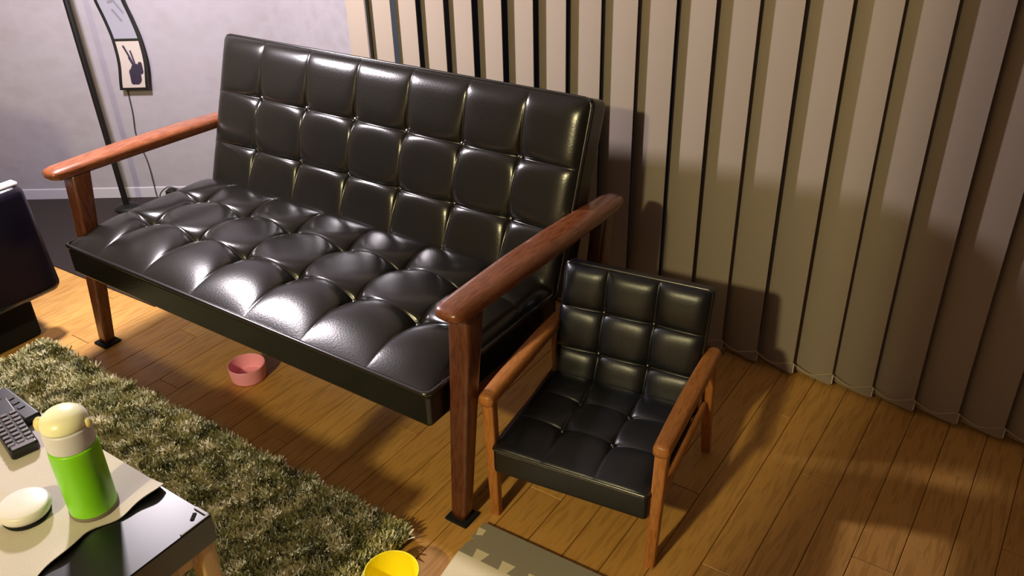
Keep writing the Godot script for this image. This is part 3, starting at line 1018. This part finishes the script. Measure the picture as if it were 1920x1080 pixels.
# ---------------------------------------------------------------- film-strip frame on the wall
func _wall_things():
	var t = thing("film_strip_frame", "black wavy film-strip picture frame hanging on the white wall", "picture frame", wall_point(0.22, 0.44, 0.0))
	var o: Vector3 = -t.position
	# its centre line and depth, followed from the bottom up
	var left := func(y: float) -> float:
		var ks := [[0.40, 0.176], [0.44, 0.178], [0.53, 0.190], [0.61, 0.186], [0.67, 0.174], [0.745, 0.156], [0.85, 0.146], [0.95, 0.152], [1.05, 0.166], [1.15, 0.172]]
		for q in ks.size() - 1:
			if y <= ks[q + 1][0]:
				var e: float = (y - ks[q][0]) / (ks[q + 1][0] - ks[q][0])
				e = clampf(e, 0, 1)
				var a: float = ks[max(q - 1, 0)][1]
				var d: float = ks[min(q + 2, ks.size() - 1)][1]
				return cubic_interpolate(ks[q][1], ks[q + 1][1], a, d, e)
		return ks[-1][1]
	var depth := func(y: float) -> float:
		return 0.026 + 0.010 * cos((y - 0.44) * 11.0)
	var w := 0.1035
	var strip := func(a: float, b: float, y0: float, y1: float, d0: float, d1: float) -> ArrayMesh:
		# a strip between widths a and b (0..1) and heights y0..y1, from d0 to d1 in depth
		var st := SurfaceTool.new()
		st.begin(Mesh.PRIMITIVE_TRIANGLES)
		var n: int = max(2, int((y1 - y0) / 0.012))
		var f := func(u: float, v: float, d: float) -> Vector3:
			var y: float = lerp(y0, y1, v)
			return wall_point(left.call(y) + w * lerp(a, b, u), y, depth.call(y) + d)
		add_sheet(st, 1, n, func(u, v): return f.call(u, v, d1))
		add_sheet(st, 1, n, func(u, v): return f.call(u, v, d0), false, true)
		add_sheet(st, 1, n, func(u, v): return f.call(0.0, v, lerp(d0, d1, u)))
		add_sheet(st, 1, n, func(u, v): return f.call(1.0, v, lerp(d1, d0, u)))
		add_sheet(st, 1, 1, func(u, v): return f.call(u, 0.0, lerp(d0, d1, v)))
		add_sheet(st, 1, 1, func(u, v): return f.call(u, 1.0, lerp(d1, d0, v)))
		return st.commit()
	part("side_band", strip.call(0.0, 0.10, 0.436, 1.13, -0.003, 0.003), M.black_metal, t, o)
	part("side_band", strip.call(0.90, 1.0, 0.436, 1.13, -0.003, 0.003), M.black_metal, t, o)
	var heights := [0.436, 0.607, 0.779, 0.951, 1.122]
	for k in heights.size():
		part("cross_band", strip.call(0.10, 0.90, heights[k], heights[k] + 0.008, -0.003, 0.0028), M.black_metal, t, o)
	for k in 4:
		var pm := mat(Color.WHITE, 0.6)
		pm.albedo_texture = picture(k)
		var st = strip.call(0.10, 0.90, heights[k] + 0.008, heights[k + 1], -0.002, 0.0008)
		var ph := part("photo", st, pm, t, o)
		if k == 0:
			tag(ph, "monochrome print with a dark branching shape")
	for y in [0.50, 0.70, 0.90, 1.08]:
		var a: Vector3 = wall_point(left.call(y) + w * 0.5, y, 0.0)
		var b: Vector3 = wall_point(left.call(y) + w * 0.5, y, depth.call(y) - 0.002)
		part("spacer", tube([a, b], 0.006, 8), M.black_metal, t, o)

# Abstract greyscale prints: a pale ground with soft dark shapes.
func picture(k: int) -> ImageTexture:
	var im := Image.create(96, 192, false, Image.FORMAT_RGB8)
	var ground: Color = [Color(0.66, 0.62, 0.60), Color(0.52, 0.52, 0.57), Color(0.6, 0.58, 0.6), Color(0.5, 0.5, 0.54)][k]
	var ink: Color = [Color(0.11, 0.07, 0.17), Color(0.42, 0.41, 0.46), Color(0.2, 0.18, 0.24), Color(0.25, 0.22, 0.28)][k]
	var shapes := []          # [x0, y0, x1, y1, radius] in the unit square, y down
	if k == 0:
		shapes = [[0.62, 0.60, 0.66, 0.82, 0.20], [0.82, 0.50, 0.86, 0.66, 0.09], [0.46, 0.66, 0.52, 0.86, 0.13], [0.28, 0.12, 0.55, 0.52, 0.045], [0.52, 0.22, 0.60, 0.48, 0.035], [0.40, 0.36, 0.58, 0.58, 0.04]]
	elif k == 1:
		shapes = [[0.42, 0.25, 0.66, 0.22, 0.05], [0.66, 0.22, 0.82, 0.46, 0.05], [0.45, 0.42, 0.6, 0.62, 0.06]]
	elif k == 2:
		shapes = [[0.3, 0.3, 0.7, 0.7, 0.08], [0.6, 0.2, 0.4, 0.8, 0.05]]
	else:
		shapes = [[0.5, 0.4, 0.5, 0.8, 0.15]]
	for py in 192:
		for px in 96:
			var p := Vector2((px + 0.5) / 96.0, (py + 0.5) / 192.0)
			var d := 1.0
			for s in shapes:
				var a := Vector2(s[0], s[1])
				var b := Vector2(s[2], s[3])
				var q := Geometry2D.get_closest_point_to_segment(p, a, b)
				var v := (p - q) * Vector2(1.0, 1.7)
				d = min(d, v.length() - s[4])
			var m := smoothstep(0.02, -0.02, d)
			im.set_pixel(px, 191 - py, ground.lerp(ink, m))
	return ImageTexture.create_from_image(im)

# ---------------------------------------------------------------- armchair cut off by the left edge
func _armchair():
	var t = thing("armchair", "glossy black leather armchair at the left edge of the photo, only its side panel showing", "armchair", Vector3(-0.50, 0, 0.34))
	var o: Vector3 = -t.position
	# side panels: thin, round-topped, swelling a little towards the bottom
	for side in 2:
		var x: float = [-0.163, -0.84][side]
		var sgn: float = [1.0, -1.0][side]
		var warp := func(p: Vector3) -> Vector3:
			var k: float = clampf((0.47 - p.y) / 0.32, 0, 1)
			return Vector3(p.x + sgn * 0.018 * k * (1.0 if (p.x - x) * sgn > 0 else 0.0), p.y, p.z - 0.012 * k * (1.0 if p.z < 0.3 else 0.0))
		part("side_panel", rbox(Vector3(0.064, 0.325, 0.64), 0.030, Vector3(x - sgn * 0.007, 0.3075, 0.345), 5, warp), M.leather_navy, t, o)
	var strip := part("highlight_strip", rbox(Vector3(0.030, 0.010, 0.60), 0.004, Vector3(-0.166, 0.4705, 0.335), 3), M.white_gloss, t, o)  # white strip put in as the gloss highlight on the panel top
	tag(strip, "added white strip painting a highlight along the panel's top edge")
	part("seat", rbox(Vector3(0.62, 0.15, 0.60), 0.035, Vector3(-0.50, 0.25, 0.32), 5), M.leather_navy, t, o)
	part("backrest", rbox(Vector3(0.70, 0.84, 0.11), 0.05, Vector3(-0.50, 0.57, 0.70), 5), M.leather_navy, t, o)
	part("plinth", rbox(Vector3(0.60, 0.165, 0.56), 0.012, Vector3(-0.50, 0.0825, 0.36), 3), M.felt, t, o)

# ---------------------------------------------------------------- added dark sheet shading the corner floor
func _corner_shade():
	var t = thing("floor_shade_sheet", "added dark sheet that dims the floor between the sofa's left side and the white wall", "mat", Vector3(-0.70, 0, -0.35))
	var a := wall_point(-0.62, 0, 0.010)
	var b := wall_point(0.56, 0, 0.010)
	part("cloth", slab(PackedVector2Array([Vector2(a.x, a.z), Vector2(b.x, b.z), Vector2(-0.05, b.z + 0.12), Vector2(-0.05, -0.19), Vector2(a.x, -0.15)]), 0.0, 0.004), M.shade_sheet, t, -t.position)  # thin sheet added only to darken the boards here
